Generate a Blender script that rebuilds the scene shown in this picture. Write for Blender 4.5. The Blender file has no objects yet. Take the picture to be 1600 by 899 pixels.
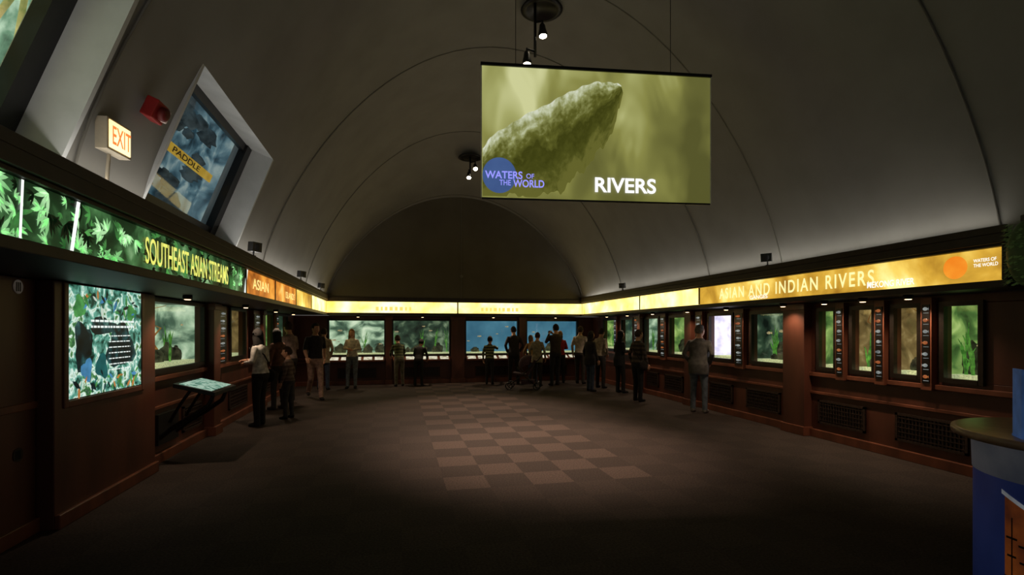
import bpy, math, random
import numpy as np
from mathutils import Vector, Matrix
random.seed(7)
S = bpy.context.scene
COL = S.collection
try:
    S.view_settings.view_transform = 'Standard'
except Exception: pass

def lin(c):
    out=[]
    for v in c:
        v=v/255.0
        out.append(v/12.92 if v<=0.04045 else ((v+0.055)/1.055)**2.4)
    return (out[0],out[1],out[2],1.0)

# ---------------------------------------------------------------- materials
def _base(name):
    m=bpy.data.materials.new(name); m.use_nodes=True
    nt=m.node_tree
    try: m.cycles.emission_sampling='NONE'
    except Exception: pass
    return m,nt,nt.nodes['Principled BSDF']

def ramp(nt,stops):
    r=nt.nodes.new('ShaderNodeValToRGB')
    e=r.color_ramp.elements
    while len(e)<len(stops): e.new(0.5)
    for i,(p,c) in enumerate(stops):
        e[i].position=p; e[i].color=lin(c)
    return r

def coords(nt,scale=(1,1,1),kind='Object'):
    tc=nt.nodes.new('ShaderNodeTexCoord'); mp=nt.nodes.new('ShaderNodeMapping')
    mp.inputs['Scale'].default_value=scale
    nt.links.new(tc.outputs[kind],mp.inputs['Vector'])
    return mp.outputs['Vector']

def M(name,c1,c2=None,scale=10,rough=.6,metal=0,emit=0,bump=0,detail=4,stretch=(1,1,1)):
    m,nt,b=_base(name)
    c2=c2 or tuple(max(0,v*.8) for v in c1)
    v=coords(nt,stretch)
    n=nt.nodes.new('ShaderNodeTexNoise'); n.inputs['Scale'].default_value=scale; n.inputs['Detail'].default_value=detail
    nt.links.new(v,n.inputs['Vector'])
    r=ramp(nt,[(.35,c1),(.68,c2)])
    nt.links.new(n.outputs['Fac'],r.inputs['Fac'])
    nt.links.new(r.outputs['Color'],b.inputs['Base Color'])
    b.inputs['Roughness'].default_value=rough; b.inputs['Metallic'].default_value=metal
    if emit:
        nt.links.new(r.outputs['Color'],b.inputs['Emission Color']); b.inputs['Emission Strength'].default_value=emit
    if bump:
        bp=nt.nodes.new('ShaderNodeBump'); bp.inputs['Strength'].default_value=bump; bp.inputs['Distance'].default_value=.01
        nt.links.new(n.outputs['Fac'],bp.inputs['Height']); nt.links.new(bp.outputs['Normal'],b.inputs['Normal'])
    return m

def E(name,stops,scale=4,strength=1,kind='noise',stretch=(1,1,1),detail=5,dist=0,rough=.4,sample=False):
    m,nt,b=_base(name)
    if sample:
        try: m.cycles.emission_sampling='AUTO'
        except Exception: pass
    v=coords(nt,stretch)
    if kind=='noise':
        n=nt.nodes.new('ShaderNodeTexNoise'); n.inputs['Scale'].default_value=scale; n.inputs['Detail'].default_value=detail
        n.inputs['Distortion'].default_value=dist; out=n.outputs['Fac']
    else:
        n=nt.nodes.new('ShaderNodeTexVoronoi'); n.inputs['Scale'].default_value=scale
        out=n.outputs['Distance'] if kind=='voronoi' else n.outputs['Color']
    nt.links.new(v,n.inputs['Vector'])
    r=ramp(nt,stops); nt.links.new(out,r.inputs['Fac'])
    b.inputs['Base Color'].default_value=(.01,.01,.01,1)
    b.inputs['Roughness'].default_value=rough
    nt.links.new(r.outputs['Color'],b.inputs['Emission Color']); b.inputs['Emission Strength'].default_value=strength
    return m

def glassy(name,fac=.08,tint=(255,255,255)):
    m=bpy.data.materials.new(name); m.use_nodes=True; nt=m.node_tree
    nt.nodes.clear()
    o=nt.nodes.new('ShaderNodeOutputMaterial'); mx=nt.nodes.new('ShaderNodeMixShader')
    t=nt.nodes.new('ShaderNodeBsdfTransparent'); g=nt.nodes.new('ShaderNodeBsdfGlossy')
    g.inputs['Roughness'].default_value=.03; t.inputs['Color'].default_value=lin(tint)
    mx.inputs[0].default_value=fac
    nt.links.new(t.outputs[0],mx.inputs[1]); nt.links.new(g.outputs[0],mx.inputs[2]); nt.links.new(mx.outputs[0],o.inputs[0])
    return m

# ---------------------------------------------------------------- mesh builder
class MB:
    def __init__(s): s.v=[];s.f=[];s.m=[];s.s=[]
    def add(s,vs,fs,mi=0,smooth=False):
        o=len(s.v); s.v.extend([tuple(p) for p in vs])
        for f in fs: s.f.append(tuple(i+o for i in f)); s.m.append(mi); s.s.append(smooth)
    def hexa(s,p,mi=0):
        s.add(p,[(0,3,2,1),(4,5,6,7),(0,1,5,4),(1,2,6,5),(2,3,7,6),(3,0,4,7)],mi)
    def box(s,x0,x1,y0,y1,z0,z1,mi=0):
        s.hexa([(x0,y0,z0),(x1,y0,z0),(x1,y1,z0),(x0,y1,z0),(x0,y0,z1),(x1,y0,z1),(x1,y1,z1),(x0,y1,z1)],mi)
    def quad(s,a,b,c,d,mi=0): s.add([a,b,c,d],[(0,1,2,3)],mi)
    def tube(s,pts,rads,n=8,mi=0,cap=True,flat=1.0,ref=None):
        pts=[Vector(p) for p in pts]
        if not hasattr(rads,'__len__'): rads=[rads]*len(pts)
        t0=(pts[1]-pts[0]).normalized()
        r=Vector(ref) if ref else (Vector((0,0,1)) if abs(t0.z)<.9 else Vector((0,1,0)))
        vs=[];fs=[]
        for i,p in enumerate(pts):
            if i==0: t=pts[1]-pts[0]
            elif i==len(pts)-1: t=pts[-1]-pts[-2]
            else: t=(pts[i+1]-pts[i]).normalized()+(pts[i]-pts[i-1]).normalized()
            t.normalize()
            a=t.cross(r)
            if a.length<1e-4: a=t.cross(Vector((1,0,0)))
            a.normalize(); b=a.cross(t).normalized(); r=b
            for k in range(n):
                th=2*math.pi*k/n
                vs.append(p+a*(math.cos(th)*rads[i])+b*(math.sin(th)*rads[i]*flat))
        for i in range(len(pts)-1):
            for k in range(n):
                k2=(k+1)%n
                fs.append((i*n+k,i*n+k2,(i+1)*n+k2,(i+1)*n+k))
        if cap:
            fs.append(tuple(reversed(range(n)))); o=(len(pts)-1)*n; fs.append(tuple(o+k for k in range(n)))
        s.add(vs,fs,mi,True)
    def ell(s,c,r,mi=0,seg=12,ring=8,mat=None,fn=None,smooth=True):
        vs=[];fs=[]
        c=Vector(c)
        def P(a,b):
            d=Vector((math.sin(a)*math.cos(b),math.sin(a)*math.sin(b),math.cos(a)))
            q=Vector((d.x*r[0],d.y*r[1],d.z*r[2]))
            if fn: q=fn(q,d)
            if mat: q=mat@q
            return c+q
        vs.append(P(0,0))
        for i in range(1,ring):
            for k in range(seg): vs.append(P(math.pi*i/ring,2*math.pi*k/seg))
        vs.append(P(math.pi,0))
        for k in range(seg): fs.append((0,1+k,1+(k+1)%seg))
        for i in range(ring-2):
            for k in range(seg):
                a=1+i*seg+k;b=1+i*seg+(k+1)%seg
                fs.append((a,a+seg,b+seg,b))
        L=len(vs)-1;o=1+(ring-2)*seg
        for k in range(seg): fs.append((o+k,L,o+(k+1)%seg))
        s.add(vs,fs,mi,smooth)
    def lathe(s,prof,c,mi=0,n=32,smooth=True,cap=True):
        vs=[];fs=[]
        for (r,z) in prof:
            for k in range(n):
                a=2*math.pi*k/n; vs.append((c[0]+r*math.cos(a),c[1]+r*math.sin(a),c[2]+z))
        for i in range(len(prof)-1):
            for k in range(n):
                k2=(k+1)%n; fs.append((i*n+k,i*n+k2,(i+1)*n+k2,(i+1)*n+k))
        if cap:
            fs.append(tuple(reversed(range(n)))); o=(len(prof)-1)*n; fs.append(tuple(o+k for k in range(n)))
        s.add(vs,fs,mi,smooth)
    def obj(s,name,mats,parent=None,bevel=0):
        me=bpy.data.meshes.new(name); me.from_pydata(s.v,[],s.f)
        for m in mats: me.materials.append(m)
        me.polygons.foreach_set('material_index',s.m); me.polygons.foreach_set('use_smooth',s.s); me.update()
        o=bpy.data.objects.new(name,me); COL.objects.link(o)
        if parent: o.parent=parent
        if bevel:
            b=o.modifiers.new('bevel','BEVEL'); b.width=bevel; b.segments=2; b.limit_method='ANGLE'
        return o

def empty(name,loc=(0,0,0),rot=(0,0,0)):
    e=bpy.data.objects.new(name,None); COL.objects.link(e); e.location=loc; e.rotation_euler=rot; e.empty_display_size=.1
    return e

def text(name,body,loc,rz,h,mat,parent=None,width=None,align='LEFT',bold=.0,ext=.002,spacing=1.0,rx=90,shear=0):
    c=bpy.data.curves.new(name,'FONT'); c.body=body; c.size=1; c.extrude=ext; c.offset=bold; c.align_x=align; c.space_character=spacing; c.shear=shear
    o=bpy.data.objects.new(name,c); COL.objects.link(o); c.materials.append(mat)
    bpy.context.view_layer.update()
    dx=o.dimensions.x
    sy=h/.72
    sx=sy if not width else width/max(dx,1e-3)
    o.scale=(sx,sy,sy); o.location=loc; o.rotation_euler=(math.radians(rx),0,math.radians(rz))
    if parent: o.parent=parent
    return o

# ---------------------------------------------------------------- palette
wood=M('dark_red_wood',(98,56,42),(74,41,30),scale=3,rough=.42,stretch=(1,1,.25),bump=.1)
wood2=M('dark_wood_pier',(124,72,52),(92,53,38),scale=4,rough=.38,stretch=(1,1,.2),bump=.1)
bronze=M('dark_bronze',(44,34,28),(30,24,20),scale=20,rough=.4,metal=.3)
canopym=M('canopy_dark',(50,38,31),(37,28,24),scale=8,rough=.5)
black=M('black_metal',(16,16,17),(10,10,11),scale=30,rough=.4)
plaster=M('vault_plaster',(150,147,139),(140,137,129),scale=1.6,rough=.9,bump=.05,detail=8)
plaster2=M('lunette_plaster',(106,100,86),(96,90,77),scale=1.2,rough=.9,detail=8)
ribm=M('plaster_joint',(126,122,112),(116,112,102),scale=5,rough=.9)
revealm=M('window_reveal_paint',(225,226,224),(205,206,204),scale=3,rough=.8)
framem=M('window_frame_dark',(24,22,22),(16,15,15),scale=10,rough=.4)
sand=M('aquarium_sand',(200,212,160),(150,162,120),scale=40,rough=.9,emit=.75)  # tank contents glow by colour in place of lamps inside the tanks
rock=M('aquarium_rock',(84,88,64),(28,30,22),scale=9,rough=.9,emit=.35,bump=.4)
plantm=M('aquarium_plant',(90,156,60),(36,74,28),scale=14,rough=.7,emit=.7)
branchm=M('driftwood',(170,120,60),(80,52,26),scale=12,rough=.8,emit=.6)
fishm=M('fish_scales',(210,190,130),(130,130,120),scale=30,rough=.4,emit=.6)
glass=glassy('tank_glass',.05)
lampglow=E('lamp_glow',[(0,(255,240,205)),(1,(255,240,205))],strength=14)
lampglow_s=E('downlight_glow',[(0,(255,214,160)),(1,(255,214,160))],strength=6)

# ---------------------------------------------------------------- floor
def carpet():
    m,nt,b=_base('carpet_tiles')
    tc=nt.nodes.new('ShaderNodeTexCoord')
    sub=nt.nodes.new('ShaderNodeVectorMath'); sub.operation='SUBTRACT'; sub.inputs[1].default_value=(.5,.2,-.17)
    nt.links.new(tc.outputs['Object'],sub.inputs[0])
    ck=nt.nodes.new('ShaderNodeTexChecker'); ck.inputs['Scale'].default_value=1/.46
    nt.links.new(sub.outputs[0],ck.inputs['Vector'])
    sx=nt.nodes.new('ShaderNodeSeparateXYZ'); nt.links.new(tc.outputs['Object'],sx.inputs[0])
    def mth(op,a,bv):
        n=nt.nodes.new('ShaderNodeMath'); n.operation=op
        if isinstance(a,(int,float)): n.inputs[0].default_value=a
        else: nt.links.new(a,n.inputs[0])
        if isinstance(bv,(int,float)): n.inputs[1].default_value=bv
        else: nt.links.new(bv,n.inputs[1])
        return n.outputs[0]
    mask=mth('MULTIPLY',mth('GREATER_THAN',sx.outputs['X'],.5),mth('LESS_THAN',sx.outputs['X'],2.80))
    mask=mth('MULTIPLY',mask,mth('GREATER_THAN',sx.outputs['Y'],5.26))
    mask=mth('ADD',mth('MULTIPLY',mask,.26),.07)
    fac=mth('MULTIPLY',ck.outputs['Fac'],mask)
    mix=nt.nodes.new('ShaderNodeMix'); mix.data_type='RGBA'
    mix.inputs['A'].default_value=lin((70,60,55)); mix.inputs['B'].default_value=lin((128,108,98))
    nt.links.new(fac,mix.inputs['Factor'])
    no=nt.nodes.new('ShaderNodeTexNoise'); no.inputs['Scale'].default_value=55; no.inputs['Detail'].default_value=6
    nt.links.new(tc.outputs['Object'],no.inputs['Vector'])
    r=ramp(nt,[(.3,(170,170,170)),(.7,(255,255,255))]); nt.links.new(no.outputs['Fac'],r.inputs['Fac'])
    mul=nt.nodes.new('ShaderNodeMix'); mul.data_type='RGBA'; mul.blend_type='MULTIPLY'; mul.inputs['Factor'].default_value=1
    nt.links.new(mix.outputs['Result'],mul.inputs['A']); nt.links.new(r.outputs['Color'],mul.inputs['B'])
    nt.links.new(mul.outputs['Result'],b.inputs['Base Color'])
    b.inputs['Roughness'].default_value=.85; b.inputs['Specular IOR Level'].default_value=.2
    bp=nt.nodes.new('ShaderNodeBump'); bp.inputs['Strength'].default_value=.3; bp.inputs['Distance'].default_value=.004
    nt.links.new(no.outputs['Fac'],bp.inputs['Height']); nt.links.new(bp.outputs['Normal'],b.inputs['Normal'])
    return m
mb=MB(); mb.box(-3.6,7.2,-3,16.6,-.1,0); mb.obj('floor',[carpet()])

# ---------------------------------------------------------------- vault
CX=1.9; SP=2.6
def prof(phi,y,side):
    k=0 if y<12.7 else (y-12.7)/2.7
    a=4.0-.15*k; b=4.0-.95*k
    X=math.cos(phi); Z=(math.sin(phi)**2)**(1/1.35)
    return (CX+side*a*X, SP+b*Z)
def phi_of(Z): return math.acos(math.sqrt(1-Z**1.35))
WZ0,WZ1=.0375,.3325
phis=sorted([math.pi/2*i/26 for i in range(27)]+[phi_of(WZ0),phi_of(WZ1)])
ys=[-3,-1.5,0,1.4,2.6,3.8,4.9,6.1,7.4,8.8,10.1,11.4,12.7,13.3,14.0,14.7,15.42]
WIN=[(1.4,3.8),(4.9,7.4)]
mb=MB()
def inwin(y0,y1,p0,p1):
    if p0<phi_of(WZ0)-1e-6 or p1>phi_of(WZ1)+1e-6: return False
    return any(y0>=a-1e-6 and y1<=b+1e-6 for a,b in WIN)
for side in (-1,1):
    idx={}; vs=[];fs=[]
    for j,y in enumerate(ys):
        for i,p in enumerate(phis):
            x,z=prof(p,y,side); idx[(i,j)]=len(vs); vs.append((x,y,z))
    for j in range(len(ys)-1):
        for i in range(len(phis)-1):
            if side<0 and inwin(ys[j],ys[j+1],phis[i],phis[i+1]): continue
            f=(idx[(i,j)],idx[(i,j+1)],idx[(i+1,j+1)],idx[(i+1,j)])
            fs.append(f if side<0 else tuple(reversed(f)))
    mb.add(vs,fs,0,True)
ceil=mb.obj('ceiling',[plaster])
for n,y in enumerate((3.92,8.8,12.7,15.3)):
    r=MB()
    pts=[]
    for i in range(41):
        for_side=-1 if i<=20 else 1
        ph=math.pi/2*(i/20 if i<=20 else (40-i)/20)
        x,z=prof(ph,y,for_side); pts.append((x,y,z))
    r.tube([(p[0]+(CX-p[0])*.003,p[1],p[2]-.004) for p in pts],.010,6,0,ref=(0,1,0))
    r.obj('trim_%d'%(n+1),[ribm],parent=ceil)
r=MB(); pts=[]
for i in range(26):
    ph=math.pi/2*(i/20); 
    sd=1
    if i>20: ph=math.pi/2*((40-i)/20); sd=-1
    x,z=prof(ph,6.9,sd); pts.append((x,6.9,z))
r.tube(pts,.010,6,0,ref=(0,1,0)); r.obj('trim_5',[ribm],parent=ceil)
# lunette end wall
mb=MB(); arc=[]
for i in range(41):
    sd=-1 if i<=20 else 1; ph=math.pi/2*(i/20 if i<=20 else (40-i)/20)
    x,z=prof(ph,15.42,sd); arc.append((x,15.42,z))
base=[(5.75,15.42,2.4),(-1.95,15.42,2.4)]
n=len(arc); c=(CX,15.42,3.4)
mb.add(arc+base+[c],[(n+2,i+1,i) for i in range(n-1)]+[(n+2,n,n-1),(n+2,n+1,n),(n+2,0,n+1)],0)
mb.box(CX-.008,CX+.008,15.405,15.425,2.5,5.6,1)
mb.lathe([(.05,0),(.05,.02)],(0,0,0),1,12)
mb.v[-24:]=[(1.9+p[0],15.40-p[2],3.25+p[1]) for p in mb.v[-24:]]
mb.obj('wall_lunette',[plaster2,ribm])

# ---------------------------------------------------------------- windows in vault (left)
D0=Vector((-.93,0,.37))
def W(y,v,d):
    x0,z0=prof(phi_of(WZ0),0,-1); x1,z1=prof(phi_of(WZ1),0,-1)
    return Vector((x0+(x1-x0)*v,y,z0+(z1-z0)*v))+D0*d
mural=E('habitat_backdrop',[(.3,(16,28,34)),(.44,(48,76,88)),(.56,(88,120,130)),(.7,(150,170,168))],scale=4,strength=.75,dist=.6,detail=9)  # light on the habitat is put into its blue tone and glow
mural2=E('habitat_backdrop_vines',[(.3,(40,60,44)),(.46,(110,150,120)),(.6,(190,220,190)),(.75,(235,230,170))],scale=4,strength=1.0,dist=.5,detail=8)
signreflm=M('sign_reflection_yellow',(206,176,70),(180,144,46),scale=5,emit=.5)
vinem=M('vines',(200,184,120),(120,130,70),scale=8,emit=.7)
stonem=M('habitat_stone',(80,98,104),(26,38,44),scale=6,rough=.9,emit=.3,bump=.5)
for wi,(a,b) in enumerate(WIN):
    e=empty('window_%d'%(wi+1))
    def sl(y0,y1,v0,v1,d0,d1,mi,q):
        q.hexa([W(y0,v0,d0),W(y1,v0,d0),W(y1,v0,d1),W(y0,v0,d1),W(y0,v1,d0),W(y1,v1,d0),W(y1,v1,d1),W(y0,v1,d1)],mi)
    q=MB()
    sl(a-.04,a,-.03,1.03,0,.5,0,q); sl(b,b+.04,-.03,1.03,0,.5,0,q); sl(a,b,1,1.03,-0,.5,0,q); sl(a,b,-.03,0,0,.5,0,q)
    q.obj('reveal',[revealm],parent=e)
    q=MB()
    sl(a,a+.10,0,1,.30,.37,0,q); sl(b-.17,b,0,1,.28,.37,0,q); sl(a,b,.93,1,.30,.37,0,q); sl(a,b,0,.08,.30,.37,0,q)
    q.obj('frame',[framem],parent=e)
    q=MB(); q.quad(W(a,0,.34),W(b,0,.34),W(b,1,.34),W(a,1,.34)); q.obj('pane',[glassy('window_glass_%d'%wi,.10)],parent=e)
    q=MB(); sl(a-.3,b+.3,-.2,1.2,.75,.8,0,q)
    sl(a-.3,a-.28,-.2,1.2,.4,.75,0,q); sl(b+.28,b+.3,-.2,1.2,.4,.75,0,q); sl(a-.3,b+.3,1.2,1.22,.4,.8,0,q)
    q.obj('habitat_backdrop',[mural if wi else mural2],parent=e)
    q=MB()
    rr=random.Random(wi)
    if wi:
        for k in range(34):
            y=rr.uniform(a-.1,b+.1); v=rr.uniform(-.1,1.0)
            sc=rr.uniform(.08,.22)
            q.ell(W(y,v,.66),(sc*.5,sc,sc*.55),0,9,7,fn=lambda p,d,k=k:p*(1+.2*math.sin(7*d.x+5*d.z+k)+.1*math.sin(15*d.y)))
        q.obj('rocks',[stonem],parent=e)
        q=MB(); sl(a+.62,b-.42,.47,.545,.42,.44,0,q); q.obj('sign_reflection',[signreflm],parent=e)  # added strip behind the glass, standing for the right sign's reflection
        t=text('sign_reflection_text','PADDLE',(0,0,0),90,.06,framem,parent=e,width=.72,bold=.015)
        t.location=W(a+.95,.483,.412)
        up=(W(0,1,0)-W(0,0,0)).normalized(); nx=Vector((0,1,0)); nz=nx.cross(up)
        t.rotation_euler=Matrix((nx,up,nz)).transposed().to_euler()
    else:
        for k in range(22):
            y=rr.uniform(a,b); pts=[W(y+.25*math.sin(k+i*.9),1.15-i*.22,.5+.1*math.sin(i+k)) for i in range(7)]
            q.tube(pts,[.02,.02,.018,.018,.015,.012,.01],6)
        q.obj('vines',[vinem],parent=e)

# ---------------------------------------------------------------- walls with tank openings
def wb(q,side,s0,s1,d0,d1,z0,z1,mi=0):
    if side=='L': q.box(-2.9-d1,-2.9-d0,s0,s1,z0,z1,mi)
    elif side=='R': q.box(6.3+d0,6.3+d1,s0,s1,z0,z1,mi)
    else: q.box(s0,s1,15.9+d0,15.9+d1,z0,z1,mi)
def wp(side,s,d,z):
    return {'L':(-2.9-d,s,z),'R':(6.3+d,s,z),'B':(s,15.9+d,z)}[side]
def pier(q,side,s0,s1,out=.14,z1=2.055):
    wb(q,side,s0,s1,-out,0,0,z1); wb(q,side,s0-.02,s1+.02,-out-.03,0,0,.14,1); wb(q,side,s0-.02,s1+.02,-out-.02,0,z1-.1,z1,1)
def wall(name,side,s0,s1,ops,z0,z1,piers,top=2.055):
    q=MB()
    wb(q,side,s0,s1,0,.1,0,z0); wb(q,side,s0,s1,0,.1,z1,top)
    c=s0
    for a,b in sorted(ops):
        if a>c: wb(q,side,c,a,0,.1,z0,z1)
        c=b
    wb(q,side,c,s1,0,.1,z0,z1)
    wb(q,side,s0,s1,-.06,0,.0,.12,1); wb(q,side,s0,s1,-.05,0,z0-.12,z0-.06,1); wb(q,side,s0,s1,-.03,0,.66,.70,1)
    for p in piers: pier(q,side,*p)
    return q.obj(name,[wood,wood2],bevel=.006)
Lops=[(6.95,8.65),(9.96,10.85),(12.0,13.1),(13.5,14.8)]
Rops=[(4.38,4.76),(5.06,5.38),(5.68,6.0),(6.3,6.58),(7.3,8.1),(8.66,9.39),(10.28,10.95),(11.5,12.2),(12.9,13.6),(14.1,14.9)]
Bops=[(-1.95,-.36),(-.11,1.59),(2.10,3.75),(4.06,5.75)]
wall('wall_left','L',-3,16,Lops,1.13,2.04,[(8.75,9.05),(11.75,11.95)])
wall('wall_right','R',-3,16,Rops,1.05,1.95,[(6.75,7.2),(9.9,10.15),(12.25,12.4)])
wall('wall_back','B',-3,6.4,Bops,.87,1.94,[(-.33,-.14,.1),(1.64,2.05,.1),(3.8,4.01,.1)])

BK={  # self-glowing backdrops, since no lamp lights the tanks
'green':E('tank_green',[(.25,(14,26,14)),(.45,(70,104,50)),(.62,(134,166,88)),(.8,(200,220,140))],scale=4,strength=1.0,dist=.5,detail=7),
'pale':E('tank_pale',[(.25,(20,34,28)),(.42,(70,96,76)),(.55,(150,178,146)),(.75,(226,242,210))],scale=2.4,strength=1.05,dist=.5,stretch=(1,1,1.6),detail=7),
'dark':E('tank_dark',[(.3,(10,18,14)),(.5,(44,64,48)),(.62,(100,120,92)),(.8,(160,180,150))],scale=3.4,strength=.95,dist=.5,detail=7),
'brown':E('tank_brown',[(.3,(60,48,24)),(.55,(128,108,64)),(.8,(196,176,120))],scale=5,strength=.8,dist=.5,detail=7),
'blue':E('tank_blue',[(.2,(28,72,96)),(.6,(66,116,136)),(.9,(116,164,176))],scale=1.2,strength=1.0),
'white':E('tank_white',[(.3,(190,186,216)),(.5,(236,230,250)),(.75,(255,250,255))],scale=5,strength=1.25,detail=8),
}
def fish(q,p,L,mi,side):
    ax={'L':(0,1,0),'R':(0,1,0),'B':(1,0,0)}[side]
    ax=Vector(ax); p=Vector(p)
    r=(L*.18,L*.5,L*.22) if ax.y else (L*.5,L*.18,L*.22)
    q.ell(p,r,mi,8,6)
    t=p-ax*L*.42
    q.add([t,t-ax*L*.25+Vector((0,0,L*.2)),t-ax*L*.25-Vector((0,0,L*.2))],[(0,1,2),(2,1,0)],mi)
def tank(side,s0,s1,z0,z1,style,seed,branches=0,plants=4,rocks=5,fsh=3):
    rr=random.Random(seed)
    q=MB(); dp=.5
    wb(q,side,s0-.05,s1+.05,dp,dp+.03,z0-.05,z1+.05,0)
    wb(q,side,s0-.05,s0-.02,.1,dp,z0-.05,z1+.05,0); wb(q,side,s1+.02,s1+.05,.1,dp,z0-.05,z1+.05,0)
    wb(q,side,s0-.05,s1+.05,.1,dp,z1+.02,z1+.05,1)
    wb(q,side,s0-.04,s1+.04,.1,dp,z0-.05,z0+.05,2)
    t=.045
    wb(q,side,s0-t,s0+.01,-.04,.02,z0-t,z1+t,1); wb(q,side,s1-.01,s1+t,-.04,.02,z0-t,z1+t,1)
    wb(q,side,s0+.01,s1-.01,-.04,.02,z1-.01,z1+t,1); wb(q,side,s0+.01,s1-.01,-.045,.02,z0-t,z0+.01,1)
    a=wp(side,s0,.06,z0);b=wp(side,s1,.06,z0);c=wp(side,s1,.06,z1);d=wp(side,s0,.06,z1)
    q.quad(a,b,c,d,6)
    for k in range(rocks):
        s=rr.uniform(s0+.05,s1-.05); d=rr.uniform(.25,.4); r=rr.uniform(.06,.17); h=r*rr.uniform(.8,1.5)
        ph=rr.uniform(0,6)
        rad=(r*.6,r,h) if side!='B' else (r,r*.6,h)
        q.ell(wp(side,s,d,z0+.04+h*.5),rad,3,12,9,fn=lambda p,dd,ph=ph:p*(1+.22*math.sin(5*dd.x+ph)*math.cos(6*dd.z+ph)+.12*math.sin(13*dd.y+ph)))
    for k in range(plants):
        s=rr.uniform(s0+.03,s1-.03); d=rr.uniform(.15,.42)
        for j in range(6):
            H=rr.uniform(.25,.75)*(z1-z0); ln=rr.uniform(-.12,.12)
            pts=[wp(side,s+ln*(i/4)**2+.015*math.sin(i*2+j),d,z0+.04+H*i/4) for i in range(5)]
            q.tube(pts,[.008,.012,.012,.009,.002],5,4)
    for k in range(branches):
        s=rr.uniform(s0+.05,s1-.05); w=(s1-s0)*.4
        pts=[wp(side,min(max(s+rr.uniform(-w,w)*(.3+.2*i),s0),s1),rr.uniform(.2,.4),z0+.03+(z1-z0)*i/5.2) for i in range(6)]
        q.tube(pts,[.02,.018,.016,.012,.01,.005],6,5)
    for k in range(fsh):
        fish(q,wp(side,rr.uniform(s0+.1,s1-.1),rr.uniform(.15,.4),rr.uniform(z0+.3,z1-.15)),rr.uniform(.06,.12),7,side)
    return q.obj('aquarium_tank',[BK[style],bronze,sand,rock,plantm,branchm,glass,fishm])
for i,((a,b),st) in enumerate(zip(Lops,['pale','brown','green','dark'])):
    tank('L',a,b,1.15,2.0,st,10+i,rocks=11 if i==0 else 5,plants=5,branches=1)
for i,((a,b),st) in enumerate(zip(Rops,['green','brown','brown','green','dark','white','green','pale','dark','green'])):
    tank('R',a,b,1.07,1.93,st,30+i,branches=3 if st=='brown' else 0,rocks=0 if st=='white' else 4,plants=3 if st!='white' else 0,fsh=2)
for i,((a,b),st) in enumerate(zip(Bops,['pale','dark','blue','blue'])):
    tank('B',a,b,.89,1.92,st,50+i,rocks=8 if i<2 else 3,plants=4 if i<2 else 0,fsh=4)

labelm=M('label_panel_black',(24,20,20),(16,14,14),scale=10,rough=.35)
labw=E('label_picture_light',[(.3,(110,120,124)),(.7,(190,196,190))],scale=14,strength=.6)
labo=E('label_picture_orange',[(.3,(170,70,40)),(.7,(210,130,70))],scale=14,strength=.55)
def strip(side,s0,s1,z0,z1,seed):
    rr=random.Random(seed); q=MB()
    wb(q,side,s0,s1,-.09,0,z0-.08,z1+.08,0); wb(q,side,s0+.02,s1-.02,-.10,-.09,z0,z1,1)
    n=7; h=(z1-z0)/n
    for k in range(n):
        zc=z0+h*(k+.5); sc=(s0+s1)/2
        w=(s1-s0)*.30
        fm=2 if rr.random()<.7 else 3
        pt=wp(side,sc,-.103,zc+h*.1)
        q.ell(pt,(.004,w*.8,h*.16),fm,10,6)
        dirn=1 if rr.random()<.5 else -1
        t=Vector(pt)+Vector((0,dirn*w*.7,0))
        q.add([t,t+Vector((0,dirn*w*.35,h*.15)),t+Vector((0,dirn*w*.35,-h*.15))],[(0,1,2),(2,1,0)],fm)
        wb(q,side,sc-w,sc+w*.6,-.104,-.10,zc-h*.28,zc-h*.24,2)
    q.obj('species_label_panel',[wood2,labelm,labw,labo],bevel=.004)
for i,(a,b) in enumerate([(4.85,4.98),(5.46,5.6),(6.08,6.22),(8.25,8.5),(9.55,9.8),(11.05,11.3),(12.45,12.7),(13.8,14.0)]): strip('R',a,b,1.0,1.95,i)
for i,(a,b) in enumerate([(9.1,9.5),(11.2,11.7),(13.15,13.42)]): strip('L',a,b,1.1,1.96,20+i)
# sloped ledge below back tanks; reflected light put in as glowing labels
q=MB(); led=E('ledge_reflected_glow',[(.3,(150,140,110)),(.55,(230,224,196)),(.75,(250,246,224))],scale=9,strength=.9)
for (a,b) in Bops:
    q.hexa([(a,15.66,.70),(b,15.66,.70),(b,15.9,.80),(a,15.9,.80),(a,15.66,.74),(b,15.66,.74),(b,15.9,.84),(a,15.9,.84)],0)
    n=5
    for k in range(n):
        x0=a+(b-a)*(k+.12)/n; x1=a+(b-a)*(k+.88)/n
        q.hexa([(x0,15.68,.748),(x1,15.68,.748),(x1,15.86,.823),(x0,15.86,.823),(x0,15.68,.752),(x1,15.68,.752),(x1,15.86,.828),(x0,15.86,.828)],1)
q.obj('label_ledge',[wood2,led])
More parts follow.
